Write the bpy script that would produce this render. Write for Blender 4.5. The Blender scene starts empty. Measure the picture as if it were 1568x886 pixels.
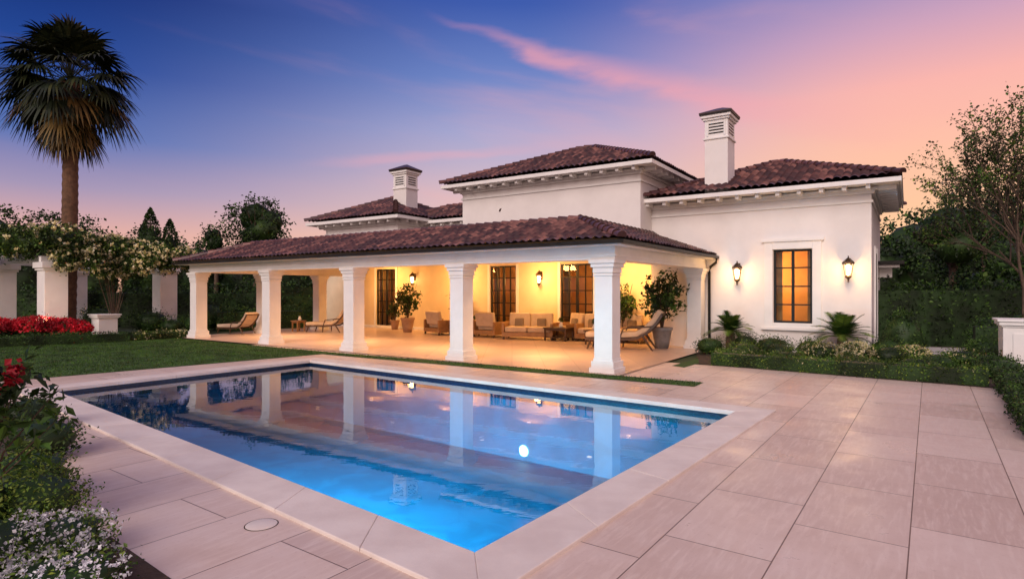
import bpy, math, random
import numpy as np
from mathutils import Vector, Matrix
rng=np.random.default_rng(7); random.seed(7)
sc=bpy.context.scene
sc.view_settings.view_transform='Standard'; sc.view_settings.look='None'; sc.view_settings.exposure=0

# ---------------------------------------------------------------- materials
def newmat(name):
    m=bpy.data.materials.new(name); m.use_nodes=True
    nt=m.node_tree; return m,nt,nt.nodes['Principled BSDF'],nt.nodes['Material Output']
def nd(nt,t,**k):
    n=nt.nodes.new(t)
    for a,b in k.items():
        if a.startswith('i_'): n.inputs[a[2:]].default_value=b
        else: setattr(n,a,b)
    return n
def rgba(c): return (c[0],c[1],c[2],1)
def mixc(nt,f,a,b,mode='MIX'):
    n=nt.nodes.new('ShaderNodeMix'); n.data_type='RGBA'; n.blend_type=mode
    for sock,val in ((n.inputs[0],f),(n.inputs[6],a),(n.inputs[7],b)):
        if isinstance(val,bpy.types.NodeSocket): nt.links.new(val,sock)
        elif isinstance(val,(int,float)): sock.default_value=val
        else: sock.default_value=rgba(val)
    return n.outputs[2]
def math_(nt,op,a,b=None,c=None,clamp=False):
    n=nt.nodes.new('ShaderNodeMath'); n.operation=op; n.use_clamp=clamp
    for i,v in enumerate((a,b,c)):
        if v is None: continue
        if isinstance(v,bpy.types.NodeSocket): nt.links.new(v,n.inputs[i])
        else: n.inputs[i].default_value=v
    return n.outputs[0]
def maprange(nt,v,a,b,c=0,d=1,smooth=True):
    n=nt.nodes.new('ShaderNodeMapRange'); n.interpolation_type='SMOOTHSTEP' if smooth else 'LINEAR'
    nt.links.new(v,n.inputs[0])
    for i,x in enumerate((a,b,c,d)): n.inputs[i+1].default_value=x
    return n.outputs[0]
def surf(name,c1,c2,rough=.7,scale=3,detail=5,bump=0,bscale=30,metal=0,spec=.5):
    m,nt,p,o=newmat(name)
    tc=nd(nt,'ShaderNodeTexCoord')
    n1=nd(nt,'ShaderNodeTexNoise',i_Scale=scale,i_Detail=detail,i_Roughness=.6)
    nt.links.new(tc.outputs['Object'],n1.inputs['Vector'])
    f=maprange(nt,n1.outputs[0],.3,.7)
    nt.links.new(mixc(nt,f,c1,c2),p.inputs['Base Color'])
    p.inputs['Roughness'].default_value=rough; p.inputs['Metallic'].default_value=metal
    p.inputs['Specular IOR Level'].default_value=spec
    if bump:
        n2=nd(nt,'ShaderNodeTexNoise',i_Scale=bscale,i_Detail=6)
        nt.links.new(tc.outputs['Object'],n2.inputs['Vector'])
        b=nd(nt,'ShaderNodeBump',i_Strength=bump,i_Distance=.02)
        nt.links.new(n2.outputs[0],b.inputs['Height']); nt.links.new(b.outputs[0],p.inputs['Normal'])
    return m
def leafmat(name,c1,c2,c3,rough=.5,trans=0):
    m,nt,p,o=newmat(name)
    g=nd(nt,'ShaderNodeNewGeometry')
    r=nd(nt,'ShaderNodeValToRGB'); e=r.color_ramp.elements
    e[0].position=0; e[0].color=rgba(c1); e[1].position=1; e[1].color=rgba(c3)
    x=e.new(.6); x.color=rgba(c2)
    nt.links.new(g.outputs['Random Per Island'],r.inputs[0])
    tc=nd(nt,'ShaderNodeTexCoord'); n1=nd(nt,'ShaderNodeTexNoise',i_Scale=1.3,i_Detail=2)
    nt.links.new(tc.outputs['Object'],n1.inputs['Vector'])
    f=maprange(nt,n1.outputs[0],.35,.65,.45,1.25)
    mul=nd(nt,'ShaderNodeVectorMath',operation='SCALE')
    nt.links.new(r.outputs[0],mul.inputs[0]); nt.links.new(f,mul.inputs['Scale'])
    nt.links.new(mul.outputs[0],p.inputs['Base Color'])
    p.inputs['Roughness'].default_value=rough; p.inputs['Specular IOR Level'].default_value=.25
    if trans:
        t=nd(nt,'ShaderNodeBsdfTranslucent'); nt.links.new(mul.outputs[0],t.inputs[0])
        mx=nd(nt,'ShaderNodeMixShader'); mx.inputs[0].default_value=trans
        nt.links.new(p.outputs[0],mx.inputs[1]); nt.links.new(t.outputs[0],mx.inputs[2]); nt.links.new(mx.outputs[0],o.inputs[0])
    return m
def emit(name,c,s):
    m,nt,p,o=newmat(name); p.inputs['Base Color'].default_value=rgba(c)
    p.inputs['Emission Color'].default_value=rgba(c); p.inputs['Emission Strength'].default_value=s
    return m

STUCCO=surf('white_stucco',(.82,.78,.75),(.74,.70,.67),.85,.7,7,.3,60)
TRIM=surf('white_painted_trim',(.82,.80,.77),(.76,.74,.71),.55,2,4,.08,20)
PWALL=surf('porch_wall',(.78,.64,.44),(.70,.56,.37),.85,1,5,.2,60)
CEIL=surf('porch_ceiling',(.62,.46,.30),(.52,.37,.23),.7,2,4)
SOIL=surf('mulch_soil',(.035,.022,.014),(.07,.045,.03),.95,6,6,.8,30)
GROUND=surf('ground_turf',(.022,.04,.012),(.04,.065,.02),.95,.4,8,.6,20)
LAWNM=surf('lawn_turf',(.025,.065,.010),(.045,.10,.016),.95,.7,8,.8,60)
WOOD=surf('dark_wood',(.05,.025,.012),(.09,.045,.02),.45,8,6)
OAK=surf('light_wood',(.35,.19,.08),(.26,.13,.05),.5,6,6)
CUSH=surf('cream_fabric',(.58,.45,.33),(.48,.37,.27),.9,4,5,.3,90)
CUSH2=surf('taupe_fabric',(.24,.18,.14),(.18,.14,.10),.9,4,5,.3,90)
POT=surf('terracotta_pot',(.42,.27,.18),(.33,.20,.13),.7,5,5,.2,30)
POTG=surf('grey_pot',(.25,.23,.22),(.18,.17,.16),.7,5,5,.2,30)
BLACK=surf('black_metal',(.012,.011,.010),(.02,.018,.016),.4,5,3,spec=.2)
BRONZE=surf('bronze_metal',(.05,.03,.018),(.08,.045,.025),.4,8,3,metal=.6)
BARK=surf('bark',(.07,.045,.03),(.13,.085,.055),.9,9,6,.8,25)
PALMBARK=surf('palm_bark',(.085,.045,.025),(.17,.09,.05),.95,5,6,1,18)
ROOM=surf('interior_wall',(.72,.46,.20),(.55,.34,.14),.8,.9,4)
CURT=surf('curtain_fabric',(.50,.33,.16),(.38,.24,.11),.9,3,4)
PATH=surf('gravel_path',(.55,.52,.52),(.45,.42,.42),.9,4,6,.4,40)
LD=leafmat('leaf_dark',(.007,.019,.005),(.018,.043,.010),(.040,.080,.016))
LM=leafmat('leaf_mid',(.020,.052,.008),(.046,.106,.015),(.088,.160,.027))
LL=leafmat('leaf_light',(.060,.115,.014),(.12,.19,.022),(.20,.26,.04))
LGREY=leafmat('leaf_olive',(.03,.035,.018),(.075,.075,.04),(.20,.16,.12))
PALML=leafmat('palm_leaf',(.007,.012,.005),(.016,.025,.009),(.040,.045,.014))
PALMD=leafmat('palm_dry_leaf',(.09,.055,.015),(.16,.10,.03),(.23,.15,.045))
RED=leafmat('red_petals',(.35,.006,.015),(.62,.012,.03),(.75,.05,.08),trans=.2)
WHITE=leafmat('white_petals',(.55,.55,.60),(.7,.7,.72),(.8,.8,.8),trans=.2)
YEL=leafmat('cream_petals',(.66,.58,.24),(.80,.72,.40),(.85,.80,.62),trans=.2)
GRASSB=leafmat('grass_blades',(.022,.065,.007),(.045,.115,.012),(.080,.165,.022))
BULB=emit('lamp_glow',(1,.60,.24),16)
DOWN=emit('downlight_glow',(1,.7,.4),2.5)
POOLLAMP=emit('pool_lamp_glow',(1,.97,.85),9)

m,nt,p,o=newmat('clay_roof_tiles'); TILE=m
at=nd(nt,'ShaderNodeAttribute',attribute_name='tint')
r=nd(nt,'ShaderNodeValToRGB'); e=r.color_ramp.elements
e[0].color=rgba((.036,.013,.013)); e[1].color=rgba((.26,.11,.085)); e[1].position=1
x=e.new(.5); x.color=rgba((.095,.034,.029))
nt.links.new(at.outputs['Fac'],r.inputs[0])
tc=nd(nt,'ShaderNodeTexCoord'); n1=nd(nt,'ShaderNodeTexNoise',i_Scale=7,i_Detail=6)
nt.links.new(tc.outputs['Object'],n1.inputs[0])
nt.links.new(mixc(nt,maprange(nt,n1.outputs[0],.4,.7,0,.6),r.outputs[0],(.045,.022,.020)),p.inputs['Base Color'])
p.inputs['Roughness'].default_value=.38

m,nt,p,o=newmat('travertine_paving'); SLAB=m
tc=nd(nt,'ShaderNodeTexCoord'); mp=nd(nt,'ShaderNodeMapping'); mp.inputs['Rotation'].default_value=(0,0,math.radians(90))
mp.inputs['Location'].default_value=(0,0.14+.86*20,0)
nt.links.new(tc.outputs['Object'],mp.inputs[0])
b=nd(nt,'ShaderNodeTexBrick',offset=.37,offset_frequency=2,squash=1)
b.inputs['Color1'].default_value=rgba((.75,.605,.515)); b.inputs['Color2'].default_value=rgba((.58,.435,.36)); b.inputs['Mortar'].default_value=rgba((.16,.10,.08))
b.inputs['Scale'].default_value=1; b.inputs['Mortar Size'].default_value=.006; b.inputs['Mortar Smooth'].default_value=.3
b.inputs['Brick Width'].default_value=1.45; b.inputs['Row Height'].default_value=.86
nt.links.new(mp.outputs[0],b.inputs[0])
n1=nd(nt,'ShaderNodeTexNoise',i_Scale=.9,i_Detail=8,i_Roughness=.65); nt.links.new(tc.outputs['Object'],n1.inputs[0])
mp2=nd(nt,'ShaderNodeMapping'); mp2.inputs['Scale'].default_value=(9,1.2,1); nt.links.new(tc.outputs['Object'],mp2.inputs[0])
n3=nd(nt,'ShaderNodeTexNoise',i_Scale=2,i_Detail=7,i_Roughness=.6,i_Distortion=.6); nt.links.new(mp2.outputs[0],n3.inputs[0])
n4=nd(nt,'ShaderNodeTexNoise',i_Scale=24,i_Detail=5,i_Roughness=.7); nt.links.new(tc.outputs['Object'],n4.inputs[0])
c=mixc(nt,maprange(nt,n1.outputs[0],.35,.7,0,.6),b.outputs[0],(.55,.40,.33))
c=mixc(nt,maprange(nt,n3.outputs[0],.42,.75,0,.6),c,(.78,.65,.56))
c=mixc(nt,maprange(nt,n4.outputs[0],.56,.75,0,.40),c,(.42,.29,.23))
c=mixc(nt,b.outputs['Fac'],c,(.17,.11,.085))
nt.links.new(c,p.inputs['Base Color'])
nt.links.new(maprange(nt,n1.outputs[0],.3,.7,.26,.52),p.inputs['Roughness'])
bp=nd(nt,'ShaderNodeBump',i_Strength=.35,i_Distance=.01); nt.links.new(math_(nt,'SUBTRACT',math_(nt,'MULTIPLY',n3.outputs[0],.25),b.outputs['Fac']),bp.inputs['Height'])
nt.links.new(bp.outputs[0],p.inputs['Normal'])
COPE=surf('limestone_coping',(.79,.71,.64),(.67,.58,.52),.55,1.6,8,.12,40)
m,nt,p,o=newmat('porch_floor_stone'); PFLOOR=m
tc=nd(nt,'ShaderNodeTexCoord')
b=nd(nt,'ShaderNodeTexBrick',offset=0); b.inputs['Color1'].default_value=rgba((.60,.44,.35)); b.inputs['Color2'].default_value=rgba((.52,.38,.30)); b.inputs['Mortar'].default_value=rgba((.3,.2,.16))
b.inputs['Scale'].default_value=1; b.inputs['Mortar Size'].default_value=.006; b.inputs['Brick Width'].default_value=.9; b.inputs['Row Height'].default_value=.9
nt.links.new(tc.outputs['Object'],b.inputs[0]); nt.links.new(b.outputs[0],p.inputs['Base Color']); p.inputs['Roughness'].default_value=.32
m,nt,p,o=newmat('pool_plaster'); SHELL=m
tc=nd(nt,'ShaderNodeTexCoord'); n1=nd(nt,'ShaderNodeTexNoise',i_Scale=1.4,i_Detail=4,i_Distortion=1.0); nt.links.new(tc.outputs['Object'],n1.inputs[0])
nt.links.new(mixc(nt,maprange(nt,n1.outputs[0],.4,.6),(.003,.115,.22),(.006,.15,.28)),p.inputs['Base Color']); p.inputs['Roughness'].default_value=.7
m,nt,p,o=newmat('waterline_tile'); WTILE=m
tc=nd(nt,'ShaderNodeTexCoord'); v=nd(nt,'ShaderNodeTexVoronoi',i_Scale=14); nt.links.new(tc.outputs['Object'],v.inputs[0])
nt.links.new(mixc(nt,v.outputs['Distance'],(.005,.016,.045),(.015,.04,.09)),p.inputs['Base Color']); p.inputs['Roughness'].default_value=.2
m,nt,p,o=newmat('pool_water'); WATER=m
nt.nodes.remove(p)
fr=nd(nt,'ShaderNodeFresnel',i_IOR=1.62); gl=nd(nt,'ShaderNodeBsdfGlossy'); gl.inputs['Roughness'].default_value=.008; gl.inputs[0].default_value=(1,1,1,1)
tr=nd(nt,'ShaderNodeBsdfTransparent'); tr.inputs[0].default_value=(.30,.82,.94,1)
tc=nd(nt,'ShaderNodeTexCoord'); mp=nd(nt,'ShaderNodeMapping'); mp.inputs['Rotation'].default_value=(0,0,.6); mp.inputs['Scale'].default_value=(1,2.0,1)
nt.links.new(tc.outputs['Object'],mp.inputs[0])
n1=nd(nt,'ShaderNodeTexNoise',i_Scale=1.4,i_Detail=3,i_Roughness=.5,i_Distortion=.6); nt.links.new(mp.outputs[0],n1.inputs[0])
bp=nd(nt,'ShaderNodeBump',i_Strength=.026,i_Distance=.05); nt.links.new(n1.outputs[0],bp.inputs['Height'])
nt.links.new(bp.outputs[0],fr.inputs['Normal']); nt.links.new(bp.outputs[0],gl.inputs['Normal'])
mx=nd(nt,'ShaderNodeMixShader'); nt.links.new(fr.outputs[0],mx.inputs[0]); nt.links.new(tr.outputs[0],mx.inputs[1]); nt.links.new(gl.outputs[0],mx.inputs[2]); nt.links.new(mx.outputs[0],o.inputs[0])
m,nt,p,o=newmat('window_glass'); GLASS=m
nt.nodes.remove(p); fr=nd(nt,'ShaderNodeFresnel',i_IOR=1.5); gl=nd(nt,'ShaderNodeBsdfGlossy'); gl.inputs['Roughness'].default_value=.02
tr=nd(nt,'ShaderNodeBsdfTransparent'); tr.inputs[0].default_value=(.88,.88,.86,1)
mx=nd(nt,'ShaderNodeMixShader'); nt.links.new(fr.outputs[0],mx.inputs[0]); nt.links.new(tr.outputs[0],mx.inputs[1]); nt.links.new(gl.outputs[0],mx.inputs[2]); nt.links.new(mx.outputs[0],o.inputs[0])

# ---------------------------------------------------------------- geometry builder
BOXF=np.array([[0,3,2,1],[4,5,6,7],[0,1,5,4],[1,2,6,5],[2,3,7,6],[3,0,4,7]])
class Geo:
    def __init__(s): s.b=[]; s.n=0; s.mats=[]
    def add(s,V,F,mat,smooth=False,tint=None):
        V=np.asarray(V,float).reshape(-1,3); F=np.asarray(F,int)
        if len(F)==0: return
        if mat not in s.mats: s.mats.append(mat)
        s.b.append((V,F+s.n,s.mats.index(mat),smooth,tint)); s.n+=len(V)
    def box(s,x0,x1,y0,y1,z0,z1,mat):
        V=[(x0,y0,z0),(x1,y0,z0),(x1,y1,z0),(x0,y1,z0),(x0,y0,z1),(x1,y0,z1),(x1,y1,z1),(x0,y1,z1)]
        s.add(V,BOXF,mat)
    def rbox(s,c,size,R,mat):
        a,b,d=[q/2 for q in size]
        V=np.array([(-a,-b,-d),(a,-b,-d),(a,b,-d),(-a,b,-d),(-a,-b,d),(a,-b,d),(a,b,d),(-a,b,d)])
        V=V@np.array(R).T+np.array(c); s.add(V,BOXF,mat)
    def lathe(s,prof,c,mat,n=14,smooth=True,phase=0,sx=1):
        P=len(prof); V=[]
        for (r,z) in prof:
            for i in range(n):
                a=2*math.pi*i/n+phase; V.append((c[0]+r*math.cos(a)*sx,c[1]+r*math.sin(a),c[2]+z))
        F=[(j*n+i,j*n+(i+1)%n,(j+1)*n+(i+1)%n,(j+1)*n+i) for j in range(P-1) for i in range(n)]
        s.add(V,F,mat,smooth)
    def tube(s,path,rad,mat,n=6):
        path=[Vector(q) for q in path]; V=[]
        if not hasattr(rad,'__len__'): rad=[rad]*len(path)
        for k,q in enumerate(path):
            d=(path[min(k+1,len(path)-1)]-path[max(k-1,0)])
            if d.length<1e-6: d=Vector((0,0,1))
            d.normalize(); a=d.orthogonal().normalized() if abs(d.z)>.95 else d.cross(Vector((0,0,1))).normalized(); bb=d.cross(a)
            for i in range(n):
                t=2*math.pi*i/n; w=q+(a*math.cos(t)+bb*math.sin(t))*rad[k]; V.append(tuple(w))
        F=[(j*n+i,j*n+(i+1)%n,(j+1)*n+(i+1)%n,(j+1)*n+i) for j in range(len(path)-1) for i in range(n)]
        s.add(V,F,mat,True)
        s.add(V[-n:],[list(range(n))],mat)
    def leaves(s,P,size,mat,elong=1.8,up=.4,var=.4):
        n=len(P)
        if n==0: return
        nn=rng.normal(size=(n,3)); nn[:,2]+=up*2; nn/=np.linalg.norm(nn,axis=1)[:,None]
        t=rng.normal(size=(n,3)); t-=nn*(t*nn).sum(1)[:,None]; t/=np.linalg.norm(t,axis=1)[:,None]
        bt=np.cross(nn,t); L=(size*(1+var*rng.uniform(-1,1,n)))[:,None]; W=L/elong
        V=np.stack([P-t*L/2,P+bt*W/2+nn*W*.12,P+t*L/2-nn*L*.12,P-bt*W/2+nn*W*.12],1).reshape(-1,3)
        F=np.arange(n*4).reshape(n,4); s.add(V,F,mat)
    def build(s,name,parent=None,loc=None,rotz=0,bevel=0,sub=0):
        V=np.concatenate([b[0] for b in s.b]); lv=np.concatenate([b[1].ravel() for b in s.b])
        tot=np.concatenate([np.full(len(b[1]),b[1].shape[1]) for b in s.b]); st=np.concatenate([[0],np.cumsum(tot)[:-1]])
        me=bpy.data.meshes.new(name+'_mesh'); me.vertices.add(len(V)); me.vertices.foreach_set('co',V.ravel())
        me.loops.add(len(lv)); me.loops.foreach_set('vertex_index',lv.astype(np.int32))
        me.polygons.add(len(tot)); me.polygons.foreach_set('loop_start',st.astype(np.int32)); me.polygons.foreach_set('loop_total',tot.astype(np.int32))
        mi=np.concatenate([np.full(len(b[1]),b[2]) for b in s.b]); sm=np.concatenate([np.full(len(b[1]),b[3]) for b in s.b])
        for q in s.mats: me.materials.append(q)
        me.polygons.foreach_set('material_index',mi.astype(np.int32)); me.polygons.foreach_set('use_smooth',sm.astype(bool))
        if any(b[4] is not None for b in s.b):
            tn=np.concatenate([b[4] if b[4] is not None else rng.uniform(0,1,len(b[1])) for b in s.b])
            a=me.attributes.new('tint','FLOAT','FACE'); a.data.foreach_set('value',tn.astype(np.float32))
        me.update(calc_edges=True)
        ob=bpy.data.objects.new(name,me); sc.collection.objects.link(ob)
        if loc is not None: ob.location=loc
        ob.rotation_euler[2]=rotz
        if parent: ob.parent=parent
        if bevel:
            md=ob.modifiers.new('bevel','BEVEL'); md.width=bevel; md.segments=3; md.limit_method='ANGLE'; md.harden_normals=False
        return ob
def empty(name,loc=(0,0,0),rotz=0,parent=None):
    e=bpy.data.objects.new(name,None); sc.collection.objects.link(e); e.location=loc; e.rotation_euler[2]=rotz
    if parent: e.parent=parent
    return e
def crown(c,r,ncl,per,clr,shell=.5):
    d=rng.normal(size=(ncl,3)); d/=np.linalg.norm(d,axis=1)[:,None]
    C=np.array(c)+d*np.array(r)*rng.uniform(shell,1,ncl)[:,None]
    P=np.repeat(C,per,0)+rng.normal(size=(ncl*per,3))*clr*np.repeat(rng.uniform(.5,1.2,ncl),per)[:,None]
    return P
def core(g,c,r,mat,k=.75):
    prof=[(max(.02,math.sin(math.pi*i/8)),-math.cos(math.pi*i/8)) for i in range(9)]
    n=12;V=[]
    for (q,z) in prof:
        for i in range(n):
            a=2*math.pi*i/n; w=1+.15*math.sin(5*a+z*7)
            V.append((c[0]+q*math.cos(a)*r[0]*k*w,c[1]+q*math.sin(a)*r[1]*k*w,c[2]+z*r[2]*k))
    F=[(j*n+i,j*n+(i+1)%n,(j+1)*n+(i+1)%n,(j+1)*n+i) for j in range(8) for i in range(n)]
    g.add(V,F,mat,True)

# ---------------------------------------------------------------- ground, patio, pool
POOL=[(-6.01,17.5),(-9.73,12.35),(-.29,4.61),(3.88,10.1)]
def offq(Q,d):
    n=len(Q); cx=sum(q[0] for q in Q)/n; cy=sum(q[1] for q in Q)/n; L=[]
    for i in range(n):
        a=np.array(Q[i]);b_=np.array(Q[(i+1)%n]); t=(b_-a)/np.linalg.norm(b_-a); nn=np.array([t[1],-t[0]])
        if np.dot(nn,(a+b_)/2-np.array([cx,cy]))<0: nn=-nn
        L.append((a+nn*d,t))
    out=[]
    for i in range(n):
        (p1,t1),(p2,t2)=L[i-1],L[i]
        A=np.array([t1,-t2]).T; s_=np.linalg.solve(A,p2-p1); out.append(tuple(p1+t1*s_[0]))
    return out
def ring(g,I,O,z,mat):
    n=len(I); V=[(q[0],q[1],z) for q in I]+[(q[0],q[1],z) for q in O]
    g.add(V,[(i,(i+1)%n,n+(i+1)%n,n+i) for i in range(n)],mat)
PIN=offq(POOL,.3)
g=Geo(); ring(g,PIN,[(-400,900),(-900,-300),(300,-900),(900,300)],-.03,GROUND); g.build('ground')
PA=math.radians(-35.4)
def toloc(Q,a):
    c,s_=math.cos(-a),math.sin(-a); return [(x*c-y*s_,x*s_+y*c) for x,y in Q]
g=Geo(); ring(g,toloc(PIN,PA),toloc([(-8,26),(-17,11),(2,-20),(22,5)],PA),0,SLAB); g.build('patio_paving',rotz=PA)
def poly(name,pts,z,mat,parent=None):
    g=Geo(); g.add([(x,y,z) for x,y in pts],[list(range(len(pts)))],mat); return g.build(name,parent)
pool=empty('swimming_pool')
g=Geo(); D=-1.6
for i in range(4):
    a,b_=POOL[i],POOL[(i+1)%4]
    g.add([(*a,-.32),(*b_,-.32),(*b_,-.0),(*a,-.0)],[[0,1,2,3]],WTILE)
    g.add([(*a,D),(*b_,D),(*b_,-.32),(*a,-.32)],[[0,1,2,3]],SHELL)
g.add([(*q,D) for q in POOL],[[0,1,2,3]],SHELL)
g.build('pool_shell',pool)
g=Geo(); g.add([(*q,-.10) for q in POOL],[[0,1,2,3]],WATER); g.build('pool_water',pool)
cob=Geo(); I=offq(POOL,-.035); O=offq(POOL,.50)
for i in range(4):
    a,b_,c_,d_=[np.array(q) for q in (I[i],I[(i+1)%4],O[(i+1)%4],O[i])]
    L=np.linalg.norm(b_-a); n=max(1,round(L/1.25))
    for k in range(n):
        t0,t1=k/n,(k+1)/n; e0=.0016/L if k else 0; e1=.0016/L if k<n-1 else 0
        A=a+(b_-a)*(t0+e0);B=a+(b_-a)*(t1-e1);C=d_+(c_-d_)*(t1-e1);Dd=d_+(c_-d_)*(t0+e0)
        V=[(*A,-.045),(*B,-.045),(*C,-.02),(*Dd,-.02),(*A,.035),(*B,.035),(*C,.035),(*Dd,.035)]
        cob.add(V,BOXF,COPE)
cob.build('pool_coping',pool,bevel=.010)
def lamp(kind,name,loc,power,color,parent=None,size=.1,rot=None,spot=None,spread=None):
    l=bpy.data.lights.new(name,kind); l.energy=power; l.color=color
    if kind=='AREA':
        l.size=size
        if spread: l.spread=math.radians(spread)
    elif kind in('POINT','SPOT'): l.shadow_soft_size=size
    if kind=='SPOT': l.spot_size=spot; l.spot_blend=.9
    o_=bpy.data.objects.new(name,l); sc.collection.objects.link(o_); o_.location=loc
    if rot: o_.rotation_euler=rot
    if parent: o_.parent=parent
    return o_
g=Geo()
def disc_on(g,c,nrm,r,mat):
    nrm=Vector(nrm).normalized(); a=nrm.orthogonal().normalized(); b_=nrm.cross(a)
    V=[tuple(Vector(c)+(a*math.cos(t)+b_*math.sin(t))*r) for t in [2*math.pi*i/16 for i in range(16)]]
    g.add(V,[list(range(16))],mat)
wallB=np.array(POOL[2])-np.array(POOL[1]); LB=np.linalg.norm(wallB); tB=wallB/LB; nB=np.array([-tB[1],tB[0]])
if np.dot(nB,np.array(POOL[0])-np.array(POOL[1]))<0: nB=-nB
for k,s_ in enumerate((.28,.50,.68,.86)):
    q=np.array(POOL[1])+wallB*s_
    disc_on(g,(q[0]+nB[0]*.02,q[1]+nB[1]*.02,-.6),(nB[0],nB[1],0),.13,POOLLAMP)
    q2=q+nB*.25; dr=Vector((nB[0],nB[1],-.72))
    lamp('SPOT','pool_light_%d'%k,(q2[0],q2[1],-.35),[450,2000,2600,900][k],(.16,.82,1),pool,.2,dr.to_track_quat('-Z','Y').to_euler(),math.radians(122))
wallA=np.array(POOL[3])-np.array(POOL[0]); q=np.array(POOL[0])+wallA*.635-nB*.03
disc_on(g,(q[0],q[1],-1.38),(-nB[0],-nB[1],0),.12,POOLLAMP)
g.build('underwater_lamps',pool)
g=Geo(); g.lathe([(.001,.006),(.13,.006),(.135,.003)],(0,0,0),COPE,28); g.lathe([(.135,.0025),(.145,.0025)],(0,0,0),SOIL,28); g.build('skimmer_lid',None,(-2.25,5.28,0))

HA=math.radians(-34); HP=(2.45,15.12)
def H(u,v): return (HP[0]+u*math.cos(HA)-v*math.sin(HA), HP[1]+u*math.sin(HA)+v*math.cos(HA))

lawn_uv=[(2.55,-.35),(2.55,-1.05),(-9.6,-1.35),(-10.9,-9.3),(-11.8,-14),(-40,-14),(-40,-.2),(-22.5,-.2),(-21.2,-.85),(-10,-.8)]
LP=[H(*q) for q in lawn_uv]
lawn=poly('lawn',LP,.008,LAWNM)
def inpoly(P,Q):
    x,y=P[:,0],P[:,1]; ins=np.zeros(len(P),bool); n=len(Q)
    for i in range(n):
        x1,y1=Q[i];x2,y2=Q[(i+1)%n]
        c_=((y1>y)!=(y2>y)); xx=(x2-x1)*(y-y1)/((y2-y1) if y2!=y1 else 1e-9)+x1
        ins^=c_&(x<xx)
    return ins
P=rng.uniform((-24,8),(6,30),(330000,2)); P=P[inpoly(P,LP)]; P=P[P[:,0]>-1.0*P[:,1]][:110000]
n=len(P); a=rng.uniform(0,math.pi,n); h=rng.uniform(.02,.05,n); w=.011
dx=np.cos(a)*w; dy=np.sin(a)*w; le=rng.normal(size=(n,2))*.015
V=np.stack([np.c_[P[:,0]-dx,P[:,1]-dy,np.full(n,.008)],np.c_[P[:,0]+dx,P[:,1]+dy,np.full(n,.008)],np.c_[P[:,0]+le[:,0],P[:,1]+le[:,1],h]],1).reshape(-1,3)
g=Geo(); g.add(V,np.arange(n*3).reshape(n,3),GRASSB); g.build('grass_blades',lawn)
tri=poly('lawn',[H(.95,2.2),H(1.35,2.0),H(1.6,7.0),H(1.2,7.0)],.008,LAWNM)

RB=[(5.35,16.75),(10.45,12.55),(4.4,4.1),(9,1),(40,-5),(45,30),(9,30)]
poly('planting_bed',RB,.012,SOIL)
poly('planting_bed',[(-14,13),(-9.3,10.9),(-7.4,8.7),(-5.6,6.7),(-2.45,4.25),(.2,1.5),(-8,-3),(-20,5)],.012,SOIL)
poly('garden_path',[(12.6,19.5),(16,18.2),(17,21),(13.6,22.4)],.02,PATH)
poly('porch_floor',[H(-20.4,-.55),H(.55,-.55),H(.55,7.79),H(-1.73,7.79),H(-1.73,9.19),H(-23,9.19)],.022,PFLOOR)

# ---------------------------------------------------------------- villa
villa=empty('mediterranean_villa',(HP[0],HP[1],0),HA)
def wall_with_openings(g,axis,c0,c1,a0,a1,z0,z1,ops,mat):
    def bx(a,b_,zb,zt):
        if b_-a<1e-4 or zt-zb<1e-4: return
        if axis=='u': g.box(a,b_,c0,c1,zb,zt,mat)
        else: g.box(c0,c1,a,b_,zb,zt,mat)
    cur=a0
    for (a,b_,zb,zt) in sorted(ops):
        bx(cur,a,z0,z1); bx(a,b_,z0,zb); bx(a,b_,zt,z1); cur=b_
    bx(cur,a1,z0,z1)
w=Geo()
wall_with_openings(w,'u',7.8,8.1,-1.74,5.46,0,5.36,[(2.58,3.78,1.0,3.49)],STUCCO)
wall_with_openings(w,'v',5.16,5.46,8.1,14.2,0,5.36,[(9.6,10.7,.4,3.4)],STUCCO)
w.box(-1.74,5.46,14.2,14.5,0,5.36,STUCCO)
w.box(-1.74,-1.44,8.1,9.5,0,5.36,STUCCO)
w.box(-10.1,-1.742,6.65,6.95,3.44,6.6,STUCCO); w.box(-2.04,-1.742,6.95,14,3.44,6.6,STUCCO)
w.box(-10.1,-9.8,6.95,14,3.44,6.6,STUCCO); w.box(-10.1,-1.742,14,14.3,0,6.6,STUCCO)
w.box(-17.9,-12.9,5.4,10,3.44,5.32,STUCCO)
w.box(-12.898,-10.102,7.2,11,3.44,5.3,STUCCO)
w.box(-24.5,-1.742,12.6,12.9,0,3.43,STUCCO)
w.build('stucco_walls',villa)
w=Geo()
doors=[(-17.6,.75),(-9.68,.75),(-5.72,.8)]
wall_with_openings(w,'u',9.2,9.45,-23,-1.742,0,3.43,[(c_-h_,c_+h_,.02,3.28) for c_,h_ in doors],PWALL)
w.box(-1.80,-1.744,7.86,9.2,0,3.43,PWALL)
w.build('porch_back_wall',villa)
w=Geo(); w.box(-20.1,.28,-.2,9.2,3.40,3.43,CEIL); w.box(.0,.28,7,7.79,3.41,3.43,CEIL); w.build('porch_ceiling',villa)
w=Geo()
w.box(-20.12,.32,-.24,.24,2.89,3.30,TRIM)
w.box(-.16,.318,.242,7.78,2.89,3.298,TRIM)
w.box(-20.118,-19.64,.242,9.1,2.89,3.298,TRIM)
w.box(-20.15,.35,-.27,.27,2.97,3.02,TRIM)
w.box(.0,.35,.272,7.77,2.971,3.021,TRIM)
w.box(-20.5,.66,-.68,-.245,3.22,3.28,TRIM); w.box(.325,.66,-.243,7.78,3.221,3.281,TRIM); w.box(-20.5,-20.125,-.243,8.9,3.221,3.281,TRIM)
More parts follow.
